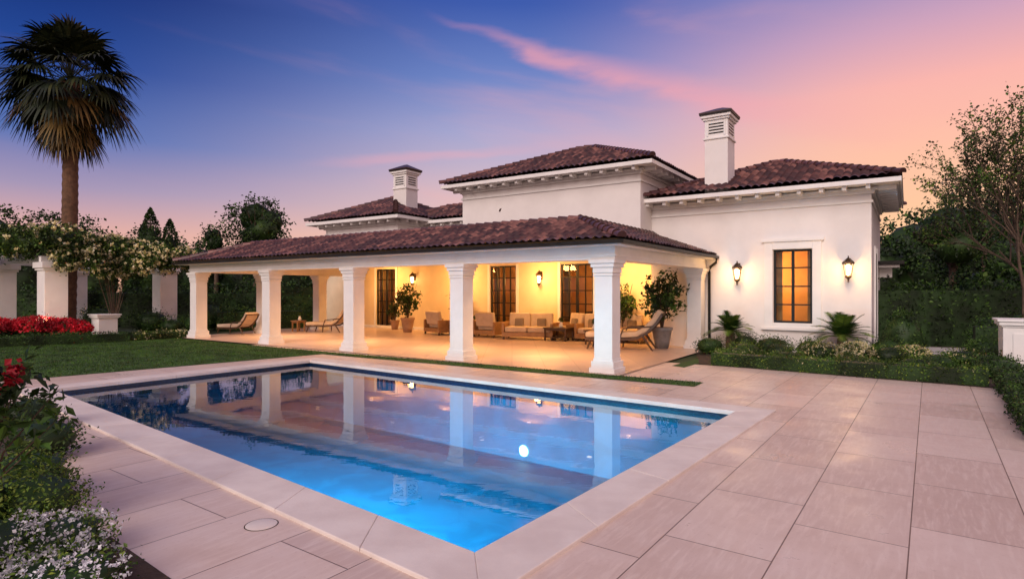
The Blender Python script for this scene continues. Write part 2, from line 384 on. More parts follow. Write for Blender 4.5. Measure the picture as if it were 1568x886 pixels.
for vv in (2.6,5.2):
    w.box(-19.6,-.17,vv-.1,vv+.1,3.2,3.398,TRIM)
def cornice(u0,u1,v0,v1,z,ov):
    for (o_,a,b_) in ((.05,z-.62,z-.55),(.09,z-.34,z-.24),(.16,z-.24,z-.16)):
        w.box(u0-o_,u1+o_,v0-o_,v0-.002,a,b_,TRIM)
        w.box(u1+.002,u1+o_,v0-.001,v1,a,b_,TRIM)
        w.box(u0-o_,u0-.002,v0-.001,v1,a,b_,TRIM)
    w.box(u0-ov+.06,u1+ov-.06,v0-ov+.06,v1,z-.12,z-.06,TRIM)
    w.box(u0-ov,u1+ov,v0-ov,v0-ov+.05,z-.14,z+.0,TRIM)
    w.box(u1+ov-.05,u1+ov,v0-ov+.052,v1,z-.14,z+.0,TRIM)
    w.box(u0-ov,u0-ov+.05,v0-ov+.052,v1,z-.14,z+.0,TRIM)
    n=int((u1-u0)/.62)
    for i in range(n+1):
        c_=u0+.06+(u1-u0-.12)*i/n
        w.box(c_-.06,c_+.06,v0-ov+.14,v0-.163,z-.26,z-.122,TRIM)
    n=int((v1-v0)/.62)
    for i in range(n+1):
        c_=v0+.06+(v1-v0-.12)*i/n
        w.box(u1+.163,u1+ov-.14,c_-.06,c_+.06,z-.26,z-.122,TRIM)
        w.box(u0-ov+.14,u0-.163,c_-.06,c_+.06,z-.26,z-.122,TRIM)
cornice(-1.74,5.46,7.8,14.2,5.50,.8)
cornice(-10.1,-1.742,6.65,13.3,6.74,.7)
cornice(-17.9,-12.9,5.4,10,5.46,.7)
cornice(-12.2,-10.3,7.2,9,5.38,.5)
w.build('cornices_and_beams',villa)
w=Geo()
def column(u,v,top=2.89,s=.25):
    w.box(u-s-.10,u+s+.10,v-s-.10,v+s+.10,.0,.14,TRIM)
    w.box(u-s-.06,u+s+.06,v-s-.06,v+s+.06,.14,.30,TRIM)
    w.box(u-s-.02,u+s+.02,v-s-.02,v+s+.02,.30,.37,TRIM)
    w.box(u-s,u+s,v-s,v+s,.37,top-.34,TRIM)
    w.box(u-s-.025,u+s+.025,v-s-.025,v+s+.025,top-.42,top-.37,TRIM)
    w.box(u-s-.03,u+s+.03,v-s-.03,v+s+.03,top-.34,top-.20,TRIM)
    w.box(u-s-.07,u+s+.07,v-s-.07,v+s+.07,top-.20,top-.10,TRIM)
    w.box(u-s-.11,u+s+.11,v-s-.11,v+s+.11,top-.10,top-.002,TRIM)
for u in (0,-4.8,-9.6,-14.4,-19.8): column(u,0)
column(.05,7.45); column(-19.8,6.5); column(-19.8,3.2)
w.build('porch_columns',villa,bevel=.008)
R=Geo()
def roof_face(O,e,nn,L,run,slope,la,lb):
    P_=.24; C_=.36; sv=np.linspace(0,L,int(L/P_*6)+1)
    nr=int(math.ceil(run/C_)); rv=[];fr_=[]
    for k in range(nr):
        rv+=[k*C_+.002,min((k+1)*C_,run)]; fr_+=[0,1]
    rv=np.array(rv); fr_=np.array(fr_)
    S,Rr=np.meshgrid(sv,rv); FR=np.repeat(fr_[:,None],len(sv),1)
    lo=Rr*la; hi=L-Rr*lb; hi=np.maximum(hi,lo); S2=np.clip(S,lo,hi)
    bar=np.abs(np.sin(math.pi*S2/P_))*.065
    kk=np.floor(Rr/C_-1e-6)
    jit=np.sin(kk*12.9+np.floor(S2/P_)*7.3)*.009
    Z=O[2]+slope*Rr+bar+.045*(1-FR)+.01+jit
    X=O[0]+e[0]*S2+nn[0]*Rr; Y=O[1]+e[1]*S2+nn[1]*Rr
    V=np.stack([X,Y,Z],-1).reshape(-1,3); ns=len(sv); F=[];T=[]
    tr_=rng.uniform(0,1,(nr*2+2,int(L/P_)+3))**1.5
    for j in range(len(rv)-1):
        for i in range(ns-1):
            if S2[j,i+1]-S2[j,i]<1e-5 and S2[j+1,i+1]-S2[j+1,i]<1e-5: continue
            a_=j*ns+i; F.append((a_,a_+1,a_+ns+1,a_+ns)); T.append(tr_[j//2,int(sv[i]/P_+.01)])
    R.add(V,F,TILE,True,np.array(T))
def caps(a,b_):
    a=Vector(a);b_=Vector(b_); L=(b_-a).length; n=max(2,int(L/.34)); d=(b_-a)/n; dn=d.normalized()
    side=dn.cross(Vector((0,0,1))).normalized(); upv=side.cross(dn)
    for k in range(n):
        V=[]
        for (t,rr) in ((-.06,.125),(1.0,.10)):
            c_=a+d*(k+t)+Vector((0,0,.03+(.02 if t<0 else 0)))
            for i in range(8):
                an=math.pi*(i/7)*1.1-.05*math.pi; V.append(tuple(c_+side*math.cos(an)*rr+upv*math.sin(an)*rr))
        F=[(i,i+1,9+i,8+i) for i in range(7)]
        R.add(V,F,TILE,True,np.full(7,random.uniform(.2,1)))
        R.add(V[:8],[list(range(8))],TILE,False,np.array([.1]))
def hiproof(u0,u1,v0,v1,z,zt):
    W=u1-u0;Dp=v1-v0; run=min(W,Dp)/2; sl=(zt-z)/run
    roof_face((u0,v0,z),(1,0),(0,1),W,run,sl,1,1); roof_face((u1,v1,z),(-1,0),(0,-1),W,run,sl,1,1)
    roof_face((u1,v0,z),(0,1),(-1,0),Dp,run,sl,1,1); roof_face((u0,v1,z),(0,-1),(1,0),Dp,run,sl,1,1)
    if W>=Dp: l,r_=(u0+run,v0+run,zt),(u1-run,v0+run,zt); ends=[(u0,v0,l),(u0,v1,l),(u1,v0,r_),(u1,v1,r_)]
    else: l,r_=(u0+run,v0+run,zt),(u0+run,v1-run,zt); ends=[(u0,v0,l),(u1,v0,l),(u0,v1,r_),(u1,v1,r_)]
    for (a,b_,c_) in ends: caps((a,b_,z+.04),c_)
    if abs(W-Dp)>.1: caps(l,r_)
hiproof(-1.80,6.28,7.0,15.0,5.53,7.10)
hiproof(-10.82,-1.02,5.93,14.9,6.77,8.62)
hiproof(-18.62,-12.3,4.68,10.7,5.49,6.78)
hiproof(-14.6,-8.0,6.7,10.6,5.41,6.25)
run=2.3; zt=4.17; z0=3.33; sl=(zt-z0)/run
roof_face((-20.52,-.7,z0),(1,0),(0,1),21.22,run,sl,1,1)
roof_face((.7,-.7,z0),(0,1),(-1,0),8.5,run,sl,1,0)
roof_face((-20.52,9.5,z0),(0,-1),(1,0),10.2,run,sl,0,1)
caps((-20.52,-.7,z0+.04),(-18.22,1.6,zt)); caps((.7,-.7,z0+.04),(-1.6,1.6,zt))
caps((-18.22,1.6,zt),(-1.6,1.6,zt)); caps((-1.6,1.6,zt),(-1.6,7.8,zt)); caps((-18.22,1.6,zt),(-18.22,9.3,zt))
R.add([(-18.22,1.6,zt),(-1.6,1.6,zt),(-1.6,7.8,zt-.05),(-18.22,9.3,zt-.05)],[[0,1,2,3]],TILE,False,np.array([.3]))
R.build('clay_tile_roof',villa)
w=Geo(); w.box(5.47,6.15,12.6,14.2,2.98,3.08,TRIM); w.box(5.468,6.3,12.4,14.4,3.085,3.22,BLACK); w.box(5.47,5.9,13.3,13.42,2.6,2.978,TRIM); w.build('side_canopy',villa,bevel=.01)
w=Geo()
w.box(-20.62,.78,-.78,-.682,3.245,3.335,BLACK); w.box(.682,.78,-.681,7.79,3.245,3.335,BLACK); w.box(-20.62,-20.502,-.681,9,3.245,3.335,BLACK)
w.tube([(.74,7.6,3.25),(.72,7.6,3.1),(.50,7.68,2.95),(.45,7.72,2.75),(.45,7.72,.05)],.05,BLACK,8)
w.build('gutter_and_downspout',villa)
w=Geo()
def chimney(u,v,a,b_,zb,zt_):
    def bx(o_,z1,z2,m_): w.box(u-a/2-o_,u+a/2+o_,v-b_/2-o_,v+b_/2+o_,z1,z2,m_)
    H_=zt_
    bx(0,zb,H_-1.0,STUCCO); bx(.05,H_-1.0,H_-.94,TRIM); bx(.0,H_-.94,H_-.30,TRIM)
    bx(.06,H_-.30,H_-.22,TRIM); bx(.12,H_-.22,H_-.12,TRIM)
    for k in range(4):
        zz=H_-.80+k*.11
        w.box(u-a*.32,u+a*.32,v-b_/2-.012,v-b_/2-.002,zz,zz+.05,BLACK)
        w.box(u+a/2+.002,u+a/2+.012,v-b_*.32,v+b_*.32,zz,zz+.05,BLACK)
    for s_ in (-1,1): w.box(u+s_*a*.37-.03,u+s_*a*.37+.03,v-b_/2-.03,v-b_/2-.002,H_-.88,H_-.36,TRIM)
    w.box(u-a/2-.16,u+a/2+.16,v-b_/2-.16,v+b_/2+.16,H_-.12,H_-.07,BLACK)
    x0,x1,y0,y1=u-a/2-.17,u+a/2+.17,v-b_/2-.17,v+b_/2+.17
    zz=H_-.07
    w.add([(x0,y0,zz),(x1,y0,zz),(x1,y1,zz),(x0,y1,zz),(x0,y0,zz+.05),(x1,y0,zz+.05),(x1,y1,zz+.05),(x0,y1,zz+.05)],BOXF,TILE)
    w.add([(x0,y0,zz+.05),(x1,y0,zz+.05),(x1,y1,zz+.05),(x0,y1,zz+.05),(u-.1,v,zz+.32),(u+.1,v,zz+.32)],[[0,1,5,4],[2,3,4,5]],TILE)
    w.add([(x0,y0,zz+.05),(x1,y0,zz+.05),(x1,y1,zz+.05),(x0,y1,zz+.05),(u-.1,v,zz+.32),(u+.1,v,zz+.32)],[[1,2,5],[3,0,4]],TILE)
chimney(.62,8.5,.82,1.0,5.3,8.62)
chimney(-14.15,7.2,.86,.80,5.8,8.05)
w.build('chimneys',villa,bevel=.006)
w=Geo(); gl_=Geo()
def frame(c_,hw,zb,zt_,v,mull_v,mull_h,fw=.07):
    w.box(c_-hw,c_-hw+fw,v,v+.08,zb,zt_,BLACK); w.box(c_+hw-fw,c_+hw,v,v+.08,zb,zt_,BLACK)
    w.box(c_-hw+fw,c_+hw-fw,v,v+.08,zt_-fw,zt_,BLACK); w.box(c_-hw+fw,c_+hw-fw,v,v+.08,zb,zb+fw,BLACK)
    for x_,t in mull_v: w.box(c_+x_-t,c_+x_+t,v+.006,v+.074,zb+fw,zt_-fw,BLACK)
    for z_ in mull_h:  w.box(c_-hw+fw,c_+hw-fw,v+.02,v+.06,z_-.022,z_+.022,BLACK)
    gl_.add([(c_-hw+fw,v+.04,zb+fw),(c_+hw-fw,v+.04,zb+fw),(c_+hw-fw,v+.04,zt_-fw),(c_-hw+fw,v+.04,zt_-fw)],[[0,1,2,3]],GLASS)
frame(3.18,.6,1.0,3.49,7.92,[(0,.045)],[1.62,2.24,2.87])
for c_,h_ in doors:
    frame(c_,h_,.02,3.28,9.25,[(0,.06),(-h_/2,.018),(h_/2,.018)],[.9,1.5,2.1,2.7])
w.build('window_and_door_frames',villa); gl_.build('window_glass_panes',villa)
w=Geo()
for (a,b_,z1,z2,o_) in ((2.3,2.56,.84,3.75,.05),(3.80,4.06,.84,3.75,.05)): w.box(a,b_,7.8-o_,7.797,z1,z2,TRIM)
w.box(2.562,3.798,7.75,7.797,3.50,3.748,TRIM); w.box(2.562,3.798,7.75,7.797,.842,.99,TRIM)
w.box(2.22,4.14,7.70,7.796,3.752,3.84,TRIM); w.box(2.22,4.14,7.68,7.796,.76,.838,TRIM)
w.box(5.462,5.52,9.35,9.58,.3,3.6,TRIM); w.box(5.462,5.52,10.72,10.95,.3,3.6,TRIM)
w.box(5.462,5.5,9.582,10.718,.4,3.4,BLACK)
for c_,h_ in doors:
    for s_ in (-1,1): w.box(c_+s_*(h_+.08)-.07,c_+s_*(h_+.08)+.07,9.16,9.198,.03,3.36,TRIM)
w.box(-23,-1.81,9.15,9.198,.024,.17,TRIM)
w.build('stone_surrounds',villa,bevel=.005)
w=Geo()
w.box(1.3,5.0,8.11,8.13,0,.9,ROOM)
w.box(.6,5.1,10.9,11.0,0,3.9,ROOM); w.box(.6,.7,8.12,10.9,0,3.9,ROOM); w.box(5.0,5.1,8.12,10.9,0,3.9,ROOM); w.box(.6,5.1,8.12,11,3.9,3.95,ROOM); w.box(.6,5.1,8.12,11,.05,.1,WOOD)
w.box(-23,-1.8,12.0,12.1,0,3.42,ROOM); w.box(-23,-1.8,9.46,12,.03,.06,WOOD); w.box(-23,-1.8,9.46,12,3.39,3.42,ROOM)
for k in (-13,-7.7,-2): w.box(k-.05,k+.05,9.46,12,0.06,3.38,ROOM)
# furnishings seen through the window: cabinet with picture above
w.box(3.35,4.75,10.3,10.85,.1,1.75,WOOD); w.box(3.75,4.35,10.84,10.895,2.1,2.9,WOOD); w.box(3.80,4.30,10.825,10.838,2.15,2.85,CUSH)
w.box(-9.9,-9.1,11.9,11.995,1.2,2.2,WOOD); w.box(-6.3,-5.2,11.3,11.9,.06,1.1,WOOD); w.box(-17.9,-16.9,11.4,11.9,.06,.95,WOOD)
def curtain(x0,x1,y,z1,z2):
    n=40; V=[]
    for i in range(n+1):
        x_=x0+(x1-x0)*i/n; yy=y+.04*math.sin(i*1.4); V+=[(x_,yy,z1),(x_,yy,z2)]
    F=[(2*i,2*i+2,2*i+3,2*i+1) for i in range(n)]; w.add(V,F,CURT,True)
curtain(2.5,2.8,8.3,.4,3.7); curtain(3.58,3.9,8.3,.4,3.7)
for c_,h_ in doors: curtain(c_-h_-.1,c_-h_+.26,9.7,.06,3.35); curtain(c_+h_-.26,c_+h_+.1,9.7,.06,3.35)
w.build('interior_rooms',villa)
WARM=(1,.46,.12)
lamp('POINT','room_light',(2.2,9.9,2.7),150,WARM,villa,.2)
for i,u in enumerate((-17.4,-9.8,-5.3)): lamp('POINT','room_light',(u+.9,10.6,2.6),120,WARM,villa,.2)
w=Geo(); 
for u in (-2.6,-7.2,-12.0,-17.0):
    for v in (1.5,4.2,7.6):
        w.lathe([(.09,3.385),(.07,3.385),(.001,3.386)],(u,v,0),DOWN,12)
        w.lathe([(.11,3.39),(.11,3.375),(.09,3.375),(.09,3.385)],(u,v,0),TRIM,12)
for u in (-2.9,-7.2,-12.0,-17.0):
    lamp('AREA','porch_ceiling_light',(u,2.4,3.17),145,(1,.56,.24),villa,1.4,None,None,135)
    lamp('AREA','porch_wall_washer',(u,7.5,3.30),165,(1,.49,.14),villa,.7,(math.radians(42),0,0),None,165)
w.build('porch_downlights',villa)

def lantern(u,v,z,power,s=1.0):
    x_,y_=H(u,v); e=empty('wall_lantern',(x_,y_,z),HA); e.scale=(s,s,s)
    g=Geo()
    g.box(-.06,.06,-.03,-.003,-.12,.28,BRONZE)
    g.tube([(0,-.02,.15),(0,-.12,.26),(0,-.22,.34),(0,-.24,.28)],.014,BRONZE,6)
    c_=(0,-.24,0)
    g.lathe([(.001,.36),(.02,.34),(.015,.30),(.05,.27),(.10,.22),(.17,.15),(.185,.10),(.15,.09)],c_,BRONZE,6,False)
    for i in range(6):
        a=2*math.pi*i/6
        g.tube([(math.cos(a)*.145,-.24+math.sin(a)*.145,.10),(math.cos(a)*.085,-.24+math.sin(a)*.085,-.30)],.013,BRONZE,4)
    g.lathe([(.085,-.29),(.10,-.31),(.09,-.34),(.04,-.38),(.02,-.44),(.03,-.47),(.001,-.50)],c_,BRONZE,6,False)
    g.build('lantern_cage',e)
    g=Geo(); g.lathe([(.001,-.27),(.05,-.26),(.075,-.1),(.09,.02),(.05,.07),(.001,.08)],c_,BULB,8); g.build('lantern_glow',e)
    lamp('POINT','lantern_light',(0,-.46,-.12),power,(1,.52,.18),e,.08)
lantern(1.45,7.8,2.78,34); lantern(4.84,7.8,2.85,34)
lantern(-7.53,9.2,2.7,16,.95); lantern(-15.4,9.2,2.75,16,.95)

# ---------------------------------------------------------------- furniture
def place(u,v,rot): x_,y_=H(u,v); return (x_,y_,.024),HA+math.radians(rot)
def sofa(name,u,v,rot,w_=.95,d_=.95):
    loc,rz=place(u,v,rot); e=empty(name,loc,rz); e.scale=(1.1,1.1,1.2); g=Geo(); hw=w_/2
    g.box(-hw,hw,-d_/2,d_/2,.10,.26,OAK)
    for a in (-1,1):
        for b_ in (-1,1): g.box(a*(hw-.06)-.035,a*(hw-.06)+.035,b_*(d_/2-.06)-.035,b_*(d_/2-.06)+.035,0,.10,WOOD)
    for a in (-1,1): g.box(a*(hw-.05)-.05,a*(hw-.05)+.05,-d_/2,d_/2,.262,.58,OAK)
    g.build('frame',e,bevel=.015)
    g=Geo(); n=max(1,round((w_-.2)/.8)); cw=(w_-.22)/n
    for i in range(n):
        x0=-hw+.11+cw*i
        g.box(x0+.01,x0+cw-.01,-d_/2+.01,d_/2-.2,.264,.45,CUSH)
        c_,s_=math.cos(-.2),math.sin(-.2); Rm=[[1,0,0],[0,c_,-s_],[0,s_,c_]]
        g.rbox((x0+cw/2,d_/2-.14,.66),(cw-.03,.2,.52),Rm,CUSH)
        g.rbox((x0+cw*.5,d_/2-.30,.58),(.36,.12,.32),Rm,CUSH2)
    g.build('cushions',e,bevel=.05)
def chaise(u,v,rot,s=1):
    loc,rz=place(u,v,rot); e=empty('chaise_longue',loc,rz); e.scale=(s,s,s)
    def prof(pts,th,y0,y1,mat,g):
        V=[];k=len(pts)
        for y_ in (y0,y1):
            for i,(x_,z_) in enumerate(pts):
                a=pts[max(i-1,0)];b_=pts[min(i+1,k-1)]; d=Vector((b_[0]-a[0],0,b_[1]-a[1])).normalized(); n_=Vector((-d.z,0,d.x))
                V.append((x_,y_,z_)); V.append((x_+n_.x*th,y_,z_+n_.z*th))
        F=[]
        o_=2*k
        for i in range(k-1):
            F+=[(2*i,2*i+2,2*i+3,2*i+1),(o_+2*i,o_+2*i+1,o_+2*i+3,o_+2*i+2),(2*i+1,2*i+3,o_+2*i+3,o_+2*i+1),(2*i,o_+2*i,o_+2*i+2,2*i+2)]
        F+=[(0,1,o_+1,o_),(2*k-2,o_+2*k-2,o_+2*k-1,2*k-1)]
        g.add(V,F,mat)
    P1=[(-1.0,.30),(-.5,.31),(0,.31),(.35,.34),(.6,.48),(.85,.74),(1.0,.98)]
    g=Geo(); prof(P1,.15,-.36,.36,CUSH,g); g.build('cushion',e,bevel=.04)
    g=Geo()
    for y_ in (-.38,.34): prof([(p_[0],p_[1]-.07) for p_ in P1],.06,y_,y_+.04,WOOD,g)
    for y_ in (-.36,.36):
        g.tube([(-.85,y_,.26),(-.95,y_,0)],[.035,.02],WOOD); g.tube([(.5,y_,.36),(.75,y_,0)],[.035,.02],WOOD); g.tube([(-.1,y_,.27),(-.12,y_,0)],[.03,.02],WOOD)
        g.tube([(-.1,y_,.28),(0,y_,.55),(.5,y_,.60),(.75,y_,.62)],.022,WOOD)
    g.tube([(.98,-.38,.93),(.98,.38,.93)],.03,WOOD)
    g.build('frame',e)
def table(name,u,v,rot,w_,d_,h_,mat):
    loc,rz=place(u,v,rot); e=empty(name,loc,rz); g=Geo()
    g.box(-w_/2,w_/2,-d_/2,d_/2,h_-.05,h_,mat); g.box(-w_/2+.06,w_/2-.06,-d_/2+.06,d_/2-.06,h_-.12,h_-.052,mat)
    for a in (-1,1):
        for b_ in (-1,1): g.box(a*(w_/2-.07)-.03,a*(w_/2-.07)+.03,b_*(d_/2-.07)-.03,b_*(d_/2-.07)+.03,0,h_-.051,mat)
    g.box(-w_/2+.09,w_/2-.09,-d_/2+.09,d_/2-.09,.12,.15,mat)
    g.build('table_frame',e,bevel=.008)
    g=Geo(); g.lathe([(.001,0),(.06,.0),(.09,.08),(.05,.18),(.06,.22)],(0.1,0,h_+.001),TRIM,12); P_=crown((.1,0,h_+.32),(.09,.09,.09),10,12,.03); g.leaves(P_,.06,LM); g.build('vase_with_greenery',e)
def UV(X,Y):
    dx,dy=X-HP[0],Y-HP[1]; c_,s_=math.cos(HA),math.sin(HA); return dx*c_+dy*s_,-dx*s_+dy*c_
sofa('armchair',*UV(-3.4,28.0),160,1.35)
sofa('armchair',*UV(-.95,26.4),175,1.2)
sofa('sofa',*UV(.75,25.2),20,2.0)
sofa('sofa',*UV(4.0,23.9),5,2.5)
sofa('armchair',*UV(-2.2,27.2),60,1.1)
sofa('armchair',*UV(2.5,25.2),-30,1.1)
chaise(*UV(4.05,21.0),14,1.35)
chaise(*UV(-9.2,29.6),20,1.1); chaise(*UV(-13.2,28.3),10,1.0)
table('coffee_table',*UV(1.95,24.4),0,1.1,.8,.55,WOOD)
table('coffee_table',*UV(-1.9,28.6),0,1.1,.7,.45,WOOD)
table('side_table',*UV(-10.9,30.0),0,.55,.55,.55,OAK)
table('side_table',*UV(3.1,22.8),0,.5,.5,.55,WOOD)

def potted(u,v,h_,rad,pr,ph,potm,leaf=.14,n=90,mat=LM):
    loc,rz=place(u,v,0); e=empty('potted_plant',loc,rz)
    g=Geo(); g.lathe([(.001,0),(pr*.62,0),(pr*.8,ph*.4),(pr*.96,ph*.85),(pr*1.06,ph*.88),(pr*1.06,ph),(pr*.9,ph),(pr*.88,ph*.9),(.001,ph*.9)],(0,0,0),potm,20); g.build('pot',e)
    g=Geo(); c0=ph+(h_-ph)*.5
    for k in range(7):
        a=k*2.4; g.tube([(0,0,ph*.85),(math.cos(a)*rad*.25,math.sin(a)*rad*.25,c0),(math.cos(a)*rad*.6,math.sin(a)*rad*.6,h_-.3*abs(math.sin(k)))],[.03,.018,.006],BARK,5)
    P_=crown((0,0,c0+.05),(rad*.85,rad*.85,(h_-ph)*.46),n,9,.09,.25)
    k=len(P_)//2; g.leaves(P_[:k],leaf,mat,2.2,.2); g.leaves(P_[k:],leaf,LD,2.2,.2); g.build('foliage',e)
potted(-.95,6.7,2.85,.95,.36,.75,POTG,.17,150)
potted(-3.2,8.5,2.35,.65,.3,.6,POT,.15,100)
potted(-14.3,7.5,2.45,.75,.34,.72,POT,.15,120)
potted(-11.9,8.6,2.45,.5,.3,.6,POT,.15,80)
potted(-16.3,8.6,1.5,.4,.25,.5,POT,.12,50)

# ---------------------------------------------------------------- vegetation
def shrub(name,x_,y_,rx,ry,h_,mats,leaf=.05,dens=1,flower=None,z0=0):
    g=Geo(); c_=(x_,y_,z0+h_*.48); r_=(rx,ry,h_*.52)
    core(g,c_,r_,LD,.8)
    area=rx*ry*4+ (rx+ry)*h_*2
    N=int(area/(leaf*leaf)*1.6*dens); per=12; P_=crown(c_,r_,max(6,N//per),per,leaf*1.5,.8); P_=P_[P_[:,2]>z0+.01]
    k=rng.integers(0,len(mats),len(P_))
    for i,m_ in enumerate(mats): g.leaves(P_[k==i],leaf,m_,1.9,.4)
    if flower:
        fm,fs,fn=flower; d=rng.normal(size=(fn,3)); d[:,2]=abs(d[:,2])+.1; d[:,1]-=.4; d/=np.linalg.norm(d,axis=1)[:,None]
        Q=np.array(c_)+d*np.array(r_)*1.06; Q=np.repeat(Q,6,0)+rng.normal(size=(fn*6,3))*fs*.5; g.leaves(Q,fs,fm,1.2,.5)
    return g.build(name)
def hedge(name,a,b_,wd,h_,mats,leaf=.06,dens=1,flower=None):
    a=np.array(a,float);b_=np.array(b_,float);L=np.linalg.norm(b_-a);t=(b_-a)/L;nn=np.array([-t[1],t[0]])
    g=Geo()
    V=[(*(a-nn*wd*.4),0),(*(b_-nn*wd*.4),0),(*(b_+nn*wd*.4),0),(*(a+nn*wd*.4),0)]; V+=[(q[0],q[1],h_*.88) for q in V]
    g.add(V,BOXF,LD)
    N=int((L*wd+2*L*h_)/(leaf*leaf)*1.7*dens)
    s_=rng.uniform(0,L,N); ph=rng.uniform(0,1,N); top=ph<wd/(wd+2*h_)
    wob=.08*np.sin(s_*2.1)+.05*np.sin(s_*5.3+1)
    o_=np.where(top,rng.uniform(-.5,.5,N)*wd,np.where(rng.uniform(size=N)<.5,-.5,.5)*wd*(1+wob))
    z_=np.where(top,h_*(1+wob),rng.uniform(0,1,N)*h_)
    P_=np.c_[a[0]+t[0]*s_+nn[0]*o_,a[1]+t[1]*s_+nn[1]*o_,z_]+rng.normal(size=(N,3))*leaf*.7
    k=rng.integers(0,len(mats),N)
    for i,m_ in enumerate(mats): g.leaves(P_[k==i],leaf,m_,1.8,.4)
    if flower:
        fm,fs,fn=flower; Q=P_[rng.integers(0,N,fn)]+np.array([0,-.02,.03]); Q=np.repeat(Q,5,0)+rng.normal(size=(fn*5,3))*fs*.5; g.leaves(Q,fs,fm,1.2,.5)
    return g.build(name)
hedge('box_hedge',(5.75,16.75),(10.5,12.95),.55,.38,[LM,LM,LL],.05,1,(YEL,.025,60))
hedge('box_hedge',(10.75,12.6),(7.3,7.9),.55,.42,[LD,LM],.05)
hedge('box_hedge',(11.4,11.6),(7.9,6.6),.9,.62,[LD,LD,LM],.06)
for (x_,y_,r_,h_,ms,fl) in [(7.1,17.9,.55,.55,[LM,LL],None),(8.0,17.6,.5,.55,[LM,LM,LL],None),(8.9,16.9,.55,.6,[LL,LM],(YEL,.035,90)),(9.6,16.4,.5,.65,[LL,LM],(YEL,.04,170)),(10.4,16.2,.5,.6,[LM,LL],None),
    (11.3,16.6,.5,.55,[LL,LM],(YEL,.035,120)),(8.3,18.8,.6,.65,[LM],None),(6.5,19.3,.5,.6,[LM,LD],None),(9.3,18.3,.5,.6,[LM],None),(11.2,17.6,.5,.7,[LM,LD],None),(7.6,19.2,.45,.7,[LM],None),
    (12.6,16.4,.6,.45,[LM,LL],(YEL,.03,40)),(12.4,15.0,.7,.5,[LM,LD],None),(11.6,14.0,.6,.5,[LM,LD],None),(13.6,16.9,.6,.7,[LM],None),(10.2,14.9,.5,.42,[LL,LM],None),(9.0,15.6,.5,.4,[LM,LL],(YEL,.03,30)),(7.8,16.6,.5,.42,[LM,LL],None),
    (11.0,15.2,.5,.45,[LM],None),(6.6,17.4,.4,.45,[LM,LL],None),(9.9,17.4,.5,.5,[LM],None)]:
    shrub('shrub',x_,y_,r_,r_*.8,h_,ms,.055,1,fl)
g=Geo(); 
for k in range(9):
    rr=.62*(1-(k/9)**2*.75); z_=.12+k*.155; n=260
    a=rng.uniform(0,6.28,n); rad=rr*rng.uniform(.85,1.05,n)*(1+.06*np.sin(a*7)); P_=np.c_[12.15+np.cos(a)*rad,18.3+np.sin(a)*rad,z_+rng.normal(size=n)*.08]; g.leaves(P_,.07,[LM,LD][k%2],2,.3)
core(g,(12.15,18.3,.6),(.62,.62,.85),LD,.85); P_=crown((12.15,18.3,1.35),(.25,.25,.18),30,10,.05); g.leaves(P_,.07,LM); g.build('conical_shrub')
def cycad(x_,y_,z_,R_,n=34):
    g=Geo(); g.lathe([(.16,0),(.18,.15),(.14,z_-.15),(.05,z_-.05)],(x_,y_,0),BARK,10)
    for k in range(n):
        az=k*2.399; el=.25+1.1*(k/n); ln=R_*random.uniform(.85,1.1); pts=[]
        for j in range(9):
            t=j/8; h_=math.sin(el)*ln*t-.55*R_*t*t*(1-.5*k/n); d=math.cos(el)*ln*t; pts.append(Vector((x_+math.cos(az)*d,y_+math.sin(az)*d,z_-.1+h_)))
        g.tube(pts,[.012*(1-.7*j/8) for j in range(9)],LM,4)
        V=[];F=[]
        sd=Vector((-math.sin(az),math.cos(az),0))
        for j in range(26):
            t=.12+.86*j/25; f_=t*8; i_=min(int(f_),7); q=pts[i_].lerp(pts[i_+1],f_-i_); ax=(pts[i_+1]-pts[i_]).normalized()
            l=.24*R_*math.sin(math.pi*(.15+.8*t))**.7
            for s_ in (-1,1):
                b_=len(V); tip=q+sd*s_*l+ax*l*.45+Vector((0,0,.1*l)); V+=[tuple(q-ax*.016),tuple(q+ax*.016),tuple(tip)]; F.append((b_,b_+1,b_+2))
        g.add(V,F,[LM,LL,LM][k%3])
    g.build('sago_palm')
cycad(7.44,20.0,.8,1.0); cycad(10.2,18.15,.75,1.2)

def pedestal(x_,y_,s,h_,rot):
    g=Geo()
    for (o_,a,b_) in ((.08,0,.14),(.04,.14,.2),(0,.2,h_-.2),(.03,h_-.2,h_-.15),(.08,h_-.15,h_-.06),(.12,h_-.06,h_)):
        q=s/2+o_; g.box(-q,q,-q,q,a,b_-.0005,TRIM)
    for sg in (-1,1): g.box(-s*.3,s*.3,sg*s/2-.02 if sg<0 else s/2+.001,-s/2-.001 if sg<0 else s/2+.02,.35,h_-.35,TRIM)
    g.build('stone_pedestal',None,(x_,y_,0),rot,bevel=.01)
pedestal(13.0,14.9,.95,1.38,HA); pedestal(-18.3,26.4,.75,1.05,HA); 
pg=empty('pergola')
g=Geo(); PP=[(-23.6,27.2),(-19.7,25.2),(-17.9,30.3),(-24.5,33)]
for (x_,y_) in PP:
    for (o_,a,b_) in ((.12,0,.25),(0,.25,2.95),(.06,2.95,3.05),(.12,3.05,3.3)):
        q=.42+o_; g.rbox((x_,y_,(a+b_)/2),(2*q,2*q,b_-a-.001),Matrix.Rotation(HA,3,'Z'),TRIM)
g.build('pillars',pg,bevel=.015)
g=Geo()
def beam(a,b_,z_,t=.14):
    a=Vector((*a,z_));b_=Vector((*b_,z_)); d=(b_-a); L=d.length; an=math.atan2(d.y,d.x)
    g.rbox((a+b_)/2,(L+1,t,.24),Matrix.Rotation(an,3,'Z'),TRIM)
beam(PP[0],PP[1],3.43); beam(PP[1],PP[2],3.432); beam(PP[0],PP[3],3.434); beam(PP[3],PP[2],3.436)
